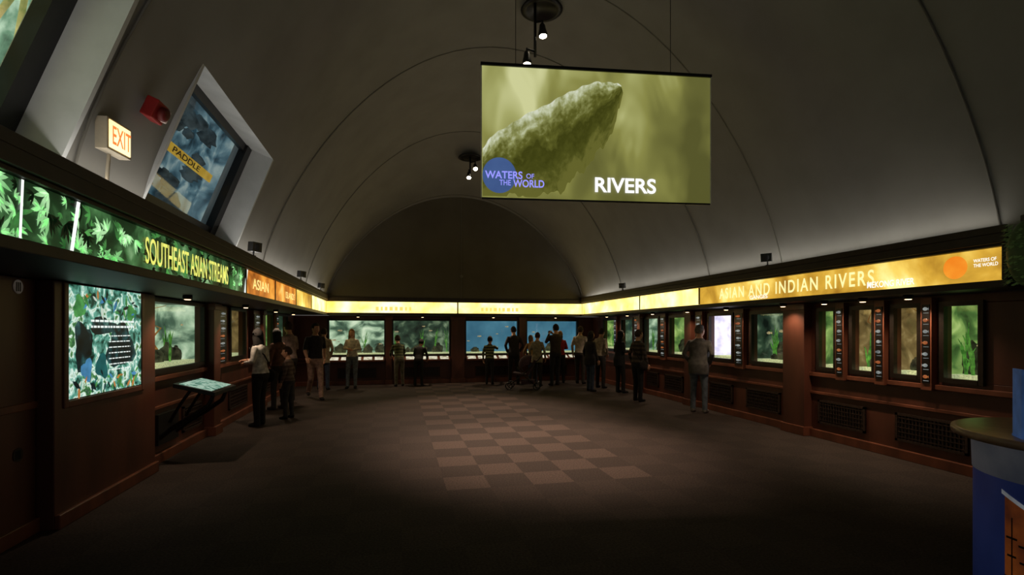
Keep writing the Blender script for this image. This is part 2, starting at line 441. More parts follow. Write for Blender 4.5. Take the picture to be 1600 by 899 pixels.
# grilles
grm=M('grille_metal',(70,52,44),(48,36,32),scale=30,rough=.5,metal=.4)
def grille(side,s0,s1,z0=.22,z1=.58):
    q=MB()
    wb(q,side,s0,s1,-.012,0,z0,z1,1)
    t=.03
    wb(q,side,s0,s1,-.03,-.005,z0,z0+t,0); wb(q,side,s0,s1,-.03,-.005,z1-t,z1,0)
    wb(q,side,s0,s0+t,-.03,-.005,z0,z1,0); wb(q,side,s1-t,s1,-.03,-.005,z0,z1,0)
    n=int((s1-s0)/.045)
    for k in range(1,n): 
        s=s0+(s1-s0)*k/n; wb(q,side,s-.006,s+.006,-.024,-.012,z0+t,z1-t,0)
    for k in range(1,6):
        z=z0+(z1-z0)*k/6; wb(q,side,s0+t,s1-t,-.027,-.024,z-.006,z+.006,0)
    q.obj('vent_grille',[grm,black])
for a,b in [(4.5,5.36),(5.8,6.6),(7.4,8.25),(8.65,9.4),(10.4,11.2),(11.5,12.1)]: grille('R',a,b)
for a,b in [(7.9,8.6),(9.9,11.0),(12.2,13.2)]: grille('L',a,b)
for a,b in [(-1.7,-.6),(.15,1.3),(2.4,3.5),(4.3,5.4)]: grille('B',a,b,.2,.5)

# big poster cabinet on left
cab=empty('display_cabinet')
q=MB(); q.box(-2.895,-2.74,4.92,6.72,0,2.055,0); q.box(-2.74,-2.70,4.92,6.72,0,.12,1)
q.box(-2.745,-2.725,5.03,5.09,.98,2.05,1); q.box(-2.745,-2.725,6.37,6.43,.98,2.05,1); q.box(-2.745,-2.725,5.09,6.37,.98,1.04,1)
q.obj('cabinet_body',[wood,wood2],parent=cab,bevel=.008)
poster=E('poster_collage',[(.28,(6,20,18)),(.40,(20,70,56)),(.50,(100,170,150)),(.56,(225,244,232)),(.62,(70,130,70)),(.7,(30,70,50)),(.8,(190,220,190))],scale=9,strength=1.0,dist=.5,detail=9,sample=True)
q=MB(); q.box(-2.745,-2.734,5.10,6.36,1.05,2.04,0); q.obj('backlit_poster',[poster],parent=cab)
plate=E('poster_black_shapes',[(.3,(4,8,10)),(.5,(10,30,34)),(.65,(40,90,92)),(.8,(120,170,150))],scale=9,strength=.7,detail=8)
ink=E('poster_text_white',[(0,(235,245,240)),(1,(235,245,240))],strength=1)
q=MB()
def blob(q,cy,cz,ry,rz,mi,sd,x):
    rr=random.Random(sd); pts=[]
    for k in range(18):
        a=2*math.pi*k/18; f=1+.18*math.sin(3*a+sd)+.1*rr.uniform(-1,1)
        pts.append((x,cy+ry*f*math.cos(a),cz+rz*f*math.sin(a)))
    q.add(pts,[tuple(range(18))],mi)
blob(q,5.30,1.50,.13,.22,0,1,-2.7325); blob(q,5.95,1.48,.26,.22,0,3,-2.7321); blob(q,5.62,1.68,.22,.08,0,2,-2.7323)
blob(q,5.6,1.30,.10,.12,1,4,-2.7319); blob(q,5.36,1.28,.08,.10,2,5,-2.7317); blob(q,6.15,1.82,.1,.08,4,8,-2.7323); blob(q,5.25,1.85,.09,.1,4,9,-2.7323)
rr=random.Random(21)
for k in range(60):
    y=rr.uniform(5.16,6.3); z=rr.choice([rr.uniform(1.08,1.24),rr.uniform(1.78,1.98)]); a=rr.uniform(0,6.28); L=rr.uniform(.07,.15); w=L*.3
    c=Vector((-2.7315-.00001*k,y,z)); u=Vector((0,math.cos(a),math.sin(a)))*L*.5; v=Vector((0,-math.sin(a),math.cos(a)))*w*.5
    q.add([c-u,c-u*.3+v,c+u*.4+v*.8,c+u,c+u*.4-v*.8,c-u*.3-v],[tuple(range(6))],rr.choice([1,2,4,4,5,0,6]))
rr=random.Random(5)
for ln in range(9):
    z=1.72-ln*.055-(.03 if ln>1 else 0)
    y=5.42 if ln<2 else 5.72
    end=(6.2 if ln<2 else 6.12)
    h=.020 if ln<2 else .010
    while y<end:
        w=rr.uniform(.02,.07); q.box(-2.731,-2.729,y,min(y+w,end),z,z+h,3); y+=w+.018
q.obj('poster_graphics',[plate,M('poster_teal',(40,120,120),emit=.6),M('poster_blue',(80,150,200),emit=.8),ink,M('poster_green',(90,170,90),(50,110,60),emit=.8),M('poster_pale',(220,236,220),emit=.9),M('poster_orange',(220,140,70),emit=.8)],parent=cab)
q=MB(); q.box(-2.895,-2.86,4.0,4.90,0,2.055,0); 
q.obj('side_cabinet_panel',[wood],bevel=.006)
disc=M('badge_disc',(150,140,130),(120,112,104),scale=20,emit=.1)
for z in (1.98,.68):
    q=MB(); n=20
    q.add([(-2.855,4.70+.055*math.cos(2*math.pi*k/n),z+.055*math.sin(2*math.pi*k/n)) for k in range(n)],[tuple(range(n))],0)
    for dy in (-.02,0,.02): q.box(-2.856,-2.851,4.70+dy-.004,4.70+dy+.004,z-.035,z+.035,1)
    q.obj('wall_badge',[disc if z>1 else bronze,black])
q=MB(); q.box(-2.858,-2.84,4.02,4.42,1.1,2.0,0); q.box(-2.84,-2.83,4.05,4.38,1.15,1.95,1)
q.obj('information_panel',[bronze,E('panel_blue_dark',[(.3,(12,16,22)),(.7,(40,52,60))],scale=9,strength=.5)])

# reading-rail kiosk
q=MB()
def tp(x,y,o=0): 
    z=.99+( -2.62-x)*.26
    return (x,y,z+o)
q.hexa([tp(-2.64,6.93,-.05),tp(-2.18,6.93,-.05),tp(-2.18,7.78,-.05),tp(-2.64,7.78,-.05),tp(-2.64,6.93),tp(-2.18,6.93),tp(-2.18,7.78),tp(-2.64,7.78)],0)
q.hexa([tp(-2.59,6.98,0),tp(-2.23,6.98,0),tp(-2.23,7.73,0),tp(-2.59,7.73,0),tp(-2.59,6.98,.006),tp(-2.23,6.98,.006),tp(-2.23,7.73,.006),tp(-2.59,7.73,.006)],1)
for y in (7.1,7.6):
    q.tube([(-2.24,y,.84),(-2.3,y,.70),(-2.5,y,.56),(-2.72,y,.42),(-2.86,y,.30)],[.022,.03,.034,.03,.03],8,0)
    q.tube([(-2.5,y,.9),(-2.62,y,.72),(-2.74,y,.5)],[.02,.02,.02],8,0)
q.box(-2.895,-2.84,7.05,7.65,.22,.6,0)
q.obj('reading_rail',[black,E('rail_graphic',[(.3,(30,80,66)),(.45,(110,160,140)),(.55,(190,220,200)),(.7,(60,110,90))],scale=12,strength=.8,dist=.6,detail=8)],bevel=.004)

# ---------------------------------------------------------------- canopies + illuminated signs
def canopy(name,side):
    q=MB()
    if side=='L':
        q.box(-3.05,-1.90,-3,15.5,2.49,2.585,0); q.box(-3.05,-1.93,-3,15.5,2.46,2.49,0); q.box(-3.05,-1.925,-3,15.5,2.06,2.13,0); q.box(-3.05,-1.995,-3,15.5,2.13,2.46,0)
        q.box(-1.93,-1.90,-3,15.5,2.585,2.66,0)
    elif side=='R':
        q.box(5.68,6.5,3.74,15.5,2.49,2.585,0); q.box(5.71,6.5,3.74,15.5,2.46,2.49,0); q.box(5.70,6.5,3.74,15.5,2.06,2.13,0); q.box(5.775,6.5,3.74,15.5,2.13,2.46,0); q.box(5.70,5.775,3.74,3.79,2.13,2.46,0)
        q.box(5.68,5.71,3.74,15.5,2.585,2.66,0)
        q.box(5.86,6.5,-3,3.74,2.06,2.75,0)
    else:
        q.box(-1.90,5.68,15.35,16.2,2.49,2.585,0);q.box(-1.93,5.71,15.37,16.2,2.46,2.49,0); q.box(-1.95,5.7,15.36,16.2,2.06,2.13,0); q.box(-2.0,5.77,15.435,16.2,2.13,2.46,0)
    return q.obj(name,[canopym],bevel=.006)
canopy('sign_canopy','L');canopy('sign_canopy','R');canopy('sign_canopy','B')

jung=E('jungle_transparency',[(.3,(6,18,8)),(.48,(24,54,28)),(.6,(70,118,70)),(.75,(160,205,150))],scale=3.2,strength=.95,dist=.4,detail=8,sample=True)
leafA=M('leaf_print_light',(176,228,170),(90,170,90),scale=5,emit=.95,rough=.5)
leafB=M('leaf_print_mid',(84,150,80),(40,90,44),scale=5,emit=.85,rough=.5)
leafC=M('leaf_print_dark',(14,34,16),(8,22,10),scale=5,emit=.5,rough=.5)
amberL=E('amber_transparency',[(.3,(110,54,14)),(.48,(190,110,36)),(.62,(236,160,60)),(.75,(250,206,120))],scale=2.4,strength=1.15,dist=.4,sample=True)
amberR=E('gold_transparency',[(.3,(140,96,24)),(.45,(196,152,52)),(.58,(230,196,92)),(.72,(252,238,164))],scale=1.5,strength=1.3,dist=.3,sample=True)
cream=E('cream_transparency',[(.3,(236,180,76)),(.5,(252,222,128)),(.7,(255,244,180))],scale=1.8,strength=2.2,dist=.3,sample=True)
whitel=E('white_strip',[(0,(236,246,236)),(1,(236,246,236))],strength=1.3)
txtY=E('lettering_yellow',[(.3,(214,220,90)),(.7,(240,236,130))],scale=3,strength=1.15)
txtW=E('lettering_white',[(0,(250,248,235)),(1,(250,248,235))],strength=1.2)
txtO=E('lettering_cream',[(.3,(250,210,110)),(.7,(255,230,150))],scale=3,strength=1.25)
txtD=E('lettering_gold_pale',[(.3,(255,244,176)),(.7,(255,236,160))],scale=3,strength=1.15)
orange=E('orange_mark',[(.3,(230,120,24)),(.7,(244,160,50))],scale=3,strength=1.1)

sl_=empty('illuminated_sign')
q=MB()
def panelL(y0,y1,mi): q.box(-1.99,-1.965,y0,y1,2.135,2.455,mi)
panelL(-2,3.68,0); panelL(3.72,7.42,0); panelL(7.46,9.1,1); panelL(9.14,10.9,1); panelL(10.94,12.8,2); panelL(12.84,15.38,3)
for y in (7.44,9.12,10.92,12.82): q.box(-1.965,-1.955,y-.02,y+.02,2.135,2.455,4)
q.obj('sign_face',[jung,amberL,amberR,cream,canopym],parent=sl_)
q=MB()
def slant(y,w,lean): q.add([(-1.9600,y-w-lean,2.135),(-1.9600,y+w-lean,2.135),(-1.9600,y+w+lean,2.455),(-1.9600,y-w+lean,2.455)],[(0,1,2,3)],0)
slant(3.72,.018,.035); slant(3.25,.010,.01); slant(7.44,.035,.05)
q.obj('panel_joints',[whitel],parent=sl_)
def leaf(q,y,z,L,w,a,mi,x):
    pts=[(0,0),(.25,.42),(.5,.5),(.78,.3),(1,0),(.78,-.3),(.5,-.5),(.25,-.42)]
    out=[]
    for u,v in pts:
        yy=y+(u*L*math.cos(a)-v*w*math.sin(a)); zz=z+u*L*math.sin(a)+v*w*math.cos(a)
        out.append((x,yy,min(max(zz,2.137),2.453)))
    q.add(out,[tuple(range(8))],mi)
q=MB(); rr=random.Random(3)
for k in range(230):
    y=rr.uniform(2.2,7.3); z=rr.uniform(2.14,2.44)
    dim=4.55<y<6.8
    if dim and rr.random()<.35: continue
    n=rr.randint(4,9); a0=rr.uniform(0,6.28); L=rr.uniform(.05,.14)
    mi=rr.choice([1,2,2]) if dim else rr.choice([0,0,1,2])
    for j in range(n):
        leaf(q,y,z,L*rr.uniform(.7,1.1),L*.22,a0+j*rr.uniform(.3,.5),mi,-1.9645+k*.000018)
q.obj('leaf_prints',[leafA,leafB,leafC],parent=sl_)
text('lettering','SOUTHEAST ASIAN STREAMS',(-1.955,4.62,2.185),90,.215,txtY,parent=sl_,width=2.05,bold=.006)
text('lettering','ASIAN',(-1.955,7.75,2.22),90,.15,txtO,parent=sl_,width=.9,bold=.012)
text('lettering','ISLANDS',(-1.955,9.9,2.22),90,.12,txtO,parent=sl_,width=.8,bold=.006)

sr=empty('illuminated_sign')
q=MB()
def panelR(y0,y1,mi): q.box(5.745,5.77,y0,y1,2.135,2.455,mi)
panelR(3.80,8.9,0); panelR(8.94,11.4,1); panelR(11.44,15.38,1)
for y in (8.92,11.42): q.box(5.735,5.745,y-.02,y+.02,2.135,2.455,2)
q.obj('sign_face',[amberR,cream,canopym],parent=sr)
text('lettering','ASIAN AND INDIAN RIVERS',(5.735,8.27,2.205),-90,.19,txtD,parent=sr,width=3.1,spacing=1.25,bold=.014)
text('lettering','MEKONG RIVER',(5.730,5.27,2.165),-90,.075,txtW,parent=sr,width=.6,bold=.02)
text('lettering','GANGES',(5.730,7.45,2.15),-90,.06,txtW,parent=sr,width=.42,bold=.015)
text('lettering','WATERS OF\nTHE WORLD',(5.735,4.06,2.33),-90,.035,txtW,parent=sr,width=.22,bold=.015)
q=MB(); n=28
q.add([(5.741,4.24+.12*math.cos(2*math.pi*k/n),2.30+.12*math.sin(2*math.pi*k/n)) for k in range(n)],[tuple(range(n))],0)
q.obj('stand_in_mark',[orange],parent=sr)

sb=empty('illuminated_sign')
q=MB()
q.box(-1.96,1.77,15.40,15.43,2.135,2.455,0); q.box(1.81,5.74,15.40,15.43,2.135,2.455,0); q.box(1.77,1.81,15.39,15.43,2.135,2.455,1)
q.obj('sign_face',[cream,canopym],parent=sb)
q=MB(); rr=random.Random(9)
for s0,n in ((2.5,9),(-.6,8)):
    x=s0
    for k in range(n):
        w=rr.uniform(.05,.11); q.box(x,x+w,15.392,15.40,2.20,2.31,0); x+=w+.06
q.obj('faint_lettering_blocks',[E('lettering_olive',[(0,(244,210,110)),(1,(244,210,110))],strength=1.2)],parent=sb)

# ---------------------------------------------------------------- lights
def spot(name,loc,target,energy,size,blend,color,radius=.03,parent=None):
    l=bpy.data.lights.new(name,'SPOT'); l.energy=energy; l.spot_size=math.radians(size); l.spot_blend=blend; l.color=color; l.shadow_soft_size=radius
    o=bpy.data.objects.new(name,l); COL.objects.link(o); o.location=loc
    d=Vector(target)-Vector(loc); o.rotation_euler=d.to_track_quat('-Z','Y').to_euler()
    if parent: o.parent=parent
    return o
def area(name,loc,rot,sx,sy,energy,color):
    l=bpy.data.lights.new(name,'AREA'); l.shape='RECTANGLE'; l.size=sx; l.size_y=sy; l.energy=energy; l.color=color
    o=bpy.data.objects.new(name,l); COL.objects.link(o); o.location=loc; o.rotation_euler=rot
    return o
WARM=(1,.74,.5)
def downlight(loc,target,e=9):
    q=MB(); q.lathe([(.05,0),(.055,-.03),(.05,-.05),(.04,-.05)],loc,0,16)
    q.lathe([(.036,-.051),(.03,-.056)],loc,1,12)
    o=q.obj('canopy_downlight',[black,lampglow_s])
    l=spot('lamp',(loc[0],loc[1],loc[2]-.07),target,e,125,.8,WARM,parent=o)
for y in (6.85,9.28,11.45,13.3): downlight((-2.45,y,2.06),(-2.55,y,.9),36)
for y in (4.92,5.53,6.15,6.95,8.38,9.68,11.18,12.55,13.9): downlight((5.95,y,2.06),(6.12,y,.9),27)
for x in (-1.1,.75,2.9,4.9): downlight((x,15.5,2.06),(x,15.2,.6),34)

# added fill lights, unseen behind the canopy upstands, brightening the vault
area('vault_fill_left',(-1.985,6.2,2.62),(math.radians(180),math.radians(28),0),.06,17.5,34,(1,.96,.89))
area('vault_fill_right',(5.775,9.5,2.62),(math.radians(180),math.radians(-28),0),.06,11.2,22,(1,.96,.89))

def trackhead(q,p,aim,r=.07,L=.2):
    p=Vector(p); d=(Vector(aim)-p).normalized()
    q.tube([p-d*L*.5,p-d*L*.35,p,p+d*L*.35,p+d*L*.5],[r*.35,r*.6,r*.75,r,r*1.02],16,0)
    q.tube([p+d*(L*.5+.001),p+d*(L*.5+.006)],[r*.82,r*.8],16,1)
    return p+d*(L*.5+.03)
def cluster(x,y,ztop,heads,ring_xy):
    e=empty('track_spotlights')
    q=MB()
    q.lathe([(.30,0),(.32,-.03),(.24,-.05),(.22,-.02)],(ring_xy[0],ring_xy[1],ztop-.02),0,32,cap=True)
    q.tube([(x,y,ztop),(x,y,heads[0][0][2]+.05)],.022,10,0)
    outs=[]
    for (p,aim,en,sz) in heads:
        q.tube([(x,y,p[2]+.13),(p[0],p[1],p[2]+.13),(p[0],p[1],p[2])],.018,8,0)
        outs.append((trackhead(q,p,aim),aim,en,sz))
    q.obj('fixture',[black,lampglow],parent=e)
    for o,aim,en,sz in outs: spot('lamp',o,aim,en,sz,.8,(1,.72,.54),.05,parent=e)
cluster(2.02,7.4,6.56,[((1.88,7.35,5.68),(1.9,7.1,0),950,54),((2.12,7.35,6.12),(2.4,6.6,0),550,50)],(2.15,7.5))
cluster(1.9,13.5,6.25,[((1.85,13.4,5.72),(1.5,10.3,0),1050,56),((2.02,13.4,5.95),(1.9,8.8,0),600,46)],(1.9,13.5))

# ---------------------------------------------------------------- projection screen
sw,sh=2.805,1.545
se=empty('projection_screen',(.973,5.93,3.20),(0,0,math.atan2(-.32,2.787)))
def scrmat():
    m,nt,b=_base('projected_river_scene')
    try: m.cycles.emission_sampling='AUTO'
    except Exception: pass
    tc=nt.nodes.new('ShaderNodeTexCoord'); sp_=nt.nodes.new('ShaderNodeSeparateXYZ'); nt.links.new(tc.outputs['Object'],sp_.inputs[0])
    n=nt.nodes.new('ShaderNodeTexNoise'); n.inputs['Scale'].default_value=1.5; n.inputs['Detail'].default_value=2; n.inputs['Distortion'].default_value=.5
    mp=nt.nodes.new('ShaderNodeMapping'); mp.inputs['Rotation'].default_value=(0,.7,0); mp.inputs['Scale'].default_value=(1.4,1,.7)
    nt.links.new(tc.outputs['Object'],mp.inputs['Vector']); nt.links.new(mp.outputs[0],n.inputs['Vector'])
    a=nt.nodes.new('ShaderNodeMath'); a.operation='MULTIPLY_ADD'; a.inputs[1].default_value=-.11; nt.links.new(sp_.outputs['X'],a.inputs[0]); nt.links.new(n.outputs['Fac'],a.inputs[2])
    c_=nt.nodes.new('ShaderNodeMath'); c_.operation='MULTIPLY_ADD'; c_.inputs[1].default_value=.14; nt.links.new(sp_.outputs['Z'],c_.inputs[0]); nt.links.new(a.outputs[0],c_.inputs[2])
    r=ramp(nt,[(.15,(86,86,38)),(.36,(112,112,54)),(.52,(140,140,72)),(.66,(172,174,108)),(.8,(212,214,156))])
    nt.links.new(c_.outputs[0],r.inputs['Fac'])
    b.inputs['Base Color'].default_value=(.2,.2,.2,1); b.inputs['Roughness'].default_value=.9
    nt.links.new(r.outputs['Color'],b.inputs['Emission Color']); b.inputs['Emission Strength'].default_value=.9
    return m
q=MB()
q.box(0,sw,0,.012,0,sh,0); q.box(-.015,sw+.015,-.02,.05,sh,sh+.035,1); q.box(0,sw,-.004,.016,-.02,0,1)
q.tube([(.4,.015,sh+.03),(.4,.015,sh+1.65)],.004,6,1); q.tube([(sw-.5,.015,sh+.03),(sw-.5,.015,sh+1.35)],.004,6,1)
q.box(-.012,0,-.002,.014,0,sh,2); q.box(sw,sw+.012,-.002,.014,0,sh,2)
q.obj('screen_panel',[scrmat(),black,M('screen_edge',(120,118,90),emit=.3)],parent=se)
def sp(px,py): return ((px-753)/356*sw,(315-py)/212*sh)
top=[(754,236),(766,218),(786,202),(812,184),(838,168),(862,154),(884,140),(906,128),(930,120),(952,119),(966,124)]
bot=[(754,313),(790,313),(815,313),(842,311),(868,304),(886,288),(904,268),(922,248),(940,222),(958,186),(969,136)]
def interp(L,t):
    f=t*(len(L)-1); i=min(int(f),len(L)-2); u=f-i
    return (L[i][0]*(1-u)+L[i+1][0]*u,L[i][1]*(1-u)+L[i+1][1]*u)
me=bpy.data.meshes.new('log'); vs=[];fs=[];uvs=[]
NT,NV=140,12
for i in range(NT+1):
    t=i/NT; a=interp(top,t); b=interp(bot,t)
    ja=1.0*math.sin(i*.5)+.8*math.sin(i*.21+1); jb=(4.5*math.sin(i*.23)+3*math.sin(i*.51+2)+1.5*math.sin(i*1.1)) if 6<i<NT-6 else 0
    for j in range(NV+1):
        v=j/NV; px=a[0]*(1-v)+b[0]*v; py=(a[1]+ja)*(1-v)+(b[1]+jb)*v
        px=max(px,754); py=min(py,313)
        x,z=sp(px,py); vs.append((x,-.004,z)); uvs.append((t,v))
for i in range(NT):
    for j in range(NV):
        a=i*(NV+1)+j; fs.append((a,a+1,a+NV+2,a+NV+1))
me.from_pydata(vs,[],fs); uvl=me.uv_layers.new(name='UVMap')
for l in me.loops: uvl.data[l.index].uv=uvs[l.vertex_index]
def logmat():
    m,nt,b=_base('projected_mossy_log')
    uv=nt.nodes.new('ShaderNodeUVMap'); sep=nt.nodes.new('ShaderNodeSeparateXYZ'); nt.links.new(uv.outputs[0],sep.inputs[0])
    def noi(sc,det,st):
        mp=nt.nodes.new('ShaderNodeMapping'); mp.inputs['Scale'].default_value=st; nt.links.new(uv.outputs[0],mp.inputs['Vector'])
        n=nt.nodes.new('ShaderNodeTexNoise'); n.inputs['Scale'].default_value=sc; n.inputs['Detail'].default_value=det; nt.links.new(mp.outputs[0],n.inputs['Vector']); return n.outputs['Fac']
    n1=noi(3,10,(2.2,1.2,1)); n2=noi(14,6,(2.4,1,1))
    def mth(op,a_,b_,c_=None):
        n=nt.nodes.new('ShaderNodeMath'); n.operation=op
        for k,x_ in enumerate((a_,b_,c_)):
            if x_ is None: continue
            if isinstance(x_,(int,float)): n.inputs[k].default_value=x_
            else: nt.links.new(x_,n.inputs[k])
        return n.outputs[0]
    f=mth('MULTIPLY_ADD',n1,.75,sep.outputs['Y']); f=mth('MULTIPLY_ADD',n2,.45,f); f=mth('SUBTRACT',f,.47)
    r=ramp(nt,[(0,(226,230,218)),(.14,(186,192,156)),(.27,(136,140,84)),(.42,(90,92,36)),(.62,(58,60,16)),(.85,(74,76,26)),(1,(98,98,42))])
    nt.links.new(f,r.inputs['Fac'])
    b.inputs['Base Color'].default_value=(.01,.01,.01,1); b.inputs['Roughness'].default_value=.9
    nt.links.new(r.outputs['Color'],b.inputs['Emission Color']); b.inputs['Emission Strength'].default_value=1
    return m
me.materials.append(logmat()); lo=bpy.data.objects.new('projected_log',me); COL.objects.link(lo); lo.parent=se
q=MB(); n=32; cx,cz=sp(779,279)
q.add([(max(cx+.20*math.cos(2*math.pi*k/n),.004),-.006,cz+.21*math.sin(2*math.pi*k/n)) for k in range(n)],[tuple(range(n))],0)
q.obj('stand_in_mark',[E('projected_blue_disc',[(.3,(60,84,136)),(.7,(76,104,156))],scale=2,strength=.85)],parent=se)
blueT=E('projected_text_blue',[(0,(140,140,236)),(1,(140,140,236))],strength=1.25)
wT=E('projected_text_white',[(0,(250,250,250)),(1,(250,250,250))],strength=1.2)
def stext(s,x0,y0,x1,hh,m,b): 
    x,z=sp(x0,y0); text('projected_text',s,(x,-.012,z),0,hh/212*sh,m,parent=se,width=(x1-x0)/356*sw,bold=b,ext=.0005)
stext('WATERS',758,284,814,12,blueT,.02); stext('OF',819,283,831,8,blueT,.01); stext('THE',779,295,796,9,blueT,.01); stext('WORLD',800,297,847,12,blueT,.02)
stext('RIVERS',923,301,1019,24,wT,.022)

# ---------------------------------------------------------------- exit sign, fire strobe, loudspeakers, greenery
ex=empty('exit_sign',(-1.94,4.12,2.98),(0,0,math.radians(84)))
q=MB(); q.box(-.13,.13,-.04,.04,-.10,.12,0); q.box(-.115,.115,-.047,-.039,-.085,.105,1); q.box(-.09,.14,.04,.08,.0,.25,2)
q.tube([(0,.03,-.10),(0,.05,-.375)],.013,8,0)
q.obj('sign_box',[M('sign_housing',(190,176,150),(170,160,140)),E('exit_glow',[(.3,(255,206,130)),(.7,(255,232,180))],scale=3,strength=1.8),M('mount_plate',(150,140,124))],parent=ex,bevel=.005)
text('lettering','EXIT',(-.10,-.052,-.055),0,.13,E('exit_letters',[(0,(232,124,60)),(1,(232,124,60))],strength=1.3),parent=ex,width=.2,bold=.01)
q=MB()
q.box(-.05,.04,-.09,.09,-.075,.075,0); q.lathe([(.055,0),(.055,.04),(.03,.055)],(0,0,0),1,16)
q.v[-48:]=[(.04+p[2],p[0],p[1]) for p in q.v[-48:]]
q.box(.03,.075,.03,.07,-.05,.05,2)
fa=q.obj('fire_alarm_strobe',[M('alarm_red',(170,30,24),(140,20,18),scale=6,emit=.02),M('alarm_red_dark',(110,18,14)),M('strobe_lens',(220,200,190),emit=.1)],bevel=.01)
fa.location=(-1.81,4.44,3.33); fa.rotation_euler=(0,.4,0)
def speaker(loc,rz):
    q=MB(); q.hexa([(-.08,-.06,0),(.08,-.06,0),(.05,.06,0),(-.05,.06,0),(-.08,-.06,.13),(.08,-.06,.13),(.05,.06,.13),(-.05,.06,.13)],0)
    q.ell((0,-.06,.065),(.05,.012,.05),1,14,8); q.tube([(0,.0,-.05),(0,.0,.02)],.012,8,0); q.lathe([(.035,-.06),(.035,-.05)],(0,.0,0),0,12)
    o=q.obj('loudspeaker',[black,M('speaker_cone',(34,34,36))],bevel=.008); o.location=loc; o.rotation_euler=(.1,0,math.radians(rz))
speaker((5.71,7.0,2.72),-60); speaker((5.71,12.3,2.72),-60); speaker((-1.92,7.65,2.72),60); speaker((-1.92,14.0,2.72),60); speaker((-1.92,11.2,2.72),60)
# greenery at right end
q=MB(); rr=random.Random(12)
for k in range(420):
    th=rr.uniform(0,6.28); u=rr.uniform(-1,1); r=.13
    c=Vector((5.54+r*math.cos(th),3.48+r*math.sin(th),2.34+.28*u))
    d=Vector((math.cos(th),math.sin(th),rr.uniform(-1.4,.1))).normalized(); w=d.cross(Vector((0,0,1))).normalized()*.018; L=rr.uniform(.03,.06)
    q.add([c,c+d*L*.5+w,c+d*L,c+d*L*.5-w],[(0,1,2,3)],0)
q.ell((5.54,3.48,2.34),(.14,.14,.30),1,14,10)
q.box(5.6,5.855,3.47,3.53,2.3,2.36,1)
q.obj('hanging_foliage',[M('ivy_leaf',(84,104,54),(50,68,34),scale=12,emit=.13),M('ivy_core',(54,68,34),emit=.12)])  # slight glow put into leaves and core to brighten them

# ---------------------------------------------------------------- round information counter
ce=empty('information_counter',(3.86,2.1,0))
q=MB()
q.lathe([(.50,0),(.52,.03),(.52,.10)],(0,0,0),2,48); q.lathe([(.52,.10),(.52,.80)],(0,0,0),1,64,cap=False); q.lathe([(.525,.80),(.53,.97),(.55,1.0)],(0,0,0),3,64)
q.lathe([(.60,1.0),(.625,1.008),(.63,1.03),(.625,1.045),(.60,1.05)],(0,0,0),0,64)
topm=M('counter_laminate',(160,126,108),(138,108,94),scale=14,rough=.3)
bluem=M('counter_wrap_blue',(44,60,124),(28,42,96),scale=2,rough=.4,emit=.12)
whm=M('counter_band_white',(160,160,172),(100,110,132),scale=3,rough=.4,emit=.06)
q.obj('drum',[topm,bluem,black,whm],parent=ce)
def onb(a,z,r=.523): return (r*math.cos(a),r*math.sin(a),z)
q=MB()
A=math.radians
def cyl_rect(a0,a1,z0f,z1f,mi,r,n=14):
    vs=[];fs=[]
    for k in range(n+1):
        a=a0+(a1-a0)*k/n
        t=k/n
        vs.append(onb(a,z0f(t),r)); vs.append(onb(a,z1f(t),r))
    for k in range(n): fs.append((2*k,2*k+2,2*k+3,2*k+1))
    q.add(vs,fs,mi,True)
cyl_rect(A(168),A(232),lambda t:.12,lambda t:.72-.30*t,0,.5235)
cyl_rect(A(166),A(234),lambda t:.72-.30*t,lambda t:.745-.30*t,1,.5245)
for k in range(8):
    a=A(172+7*k); cyl_rect(a,a+A(.8),lambda t:.14,lambda t:.60-.035*k,2,.5247,2)
    cyl_rect(a-A(3),a+A(3.4),lambda t:.48-.03*k,lambda t:.492-.03*k,2,.525,4)
    cyl_rect(a-A(2.4),a+A(2.8),lambda t:.38-.02*k,lambda t:.392-.02*k,2,.525,4)
cyl_rect(A(168),A(232),lambda t:.12,lambda t:.27-.03*t,2,.5252)
q.obj('wrap_picture',[M('sunset_print',(170,88,36),(100,48,30),scale=6,emit=.18),M('white_swoosh',(190,194,204),emit=.2),M('ship_silhouette',(22,20,28))],parent=ce)
bh=empty('brochure_holder',(3.47,2.07,1.05),(0,0,math.radians(-40)))
q=MB(); q.box(-.13,.13,-.05,-.04,0,.36,0); q.box(-.14,-.13,-.06,.06,0,.38,1); q.box(.13,.14,-.06,.06,0,.38,1); q.box(-.14,.14,-.07,.07,0,.012,1)
q.box(-.13,.13,.0,.01,0,.37,0); q.box(-.11,.11,-.052,-.05,.2,.30,1)
q.obj('holder',[M('brochure_blue',(50,96,170),(36,76,150),scale=4,emit=.2),M('holder_acrylic',(90,130,200),emit=.12)],parent=bh)

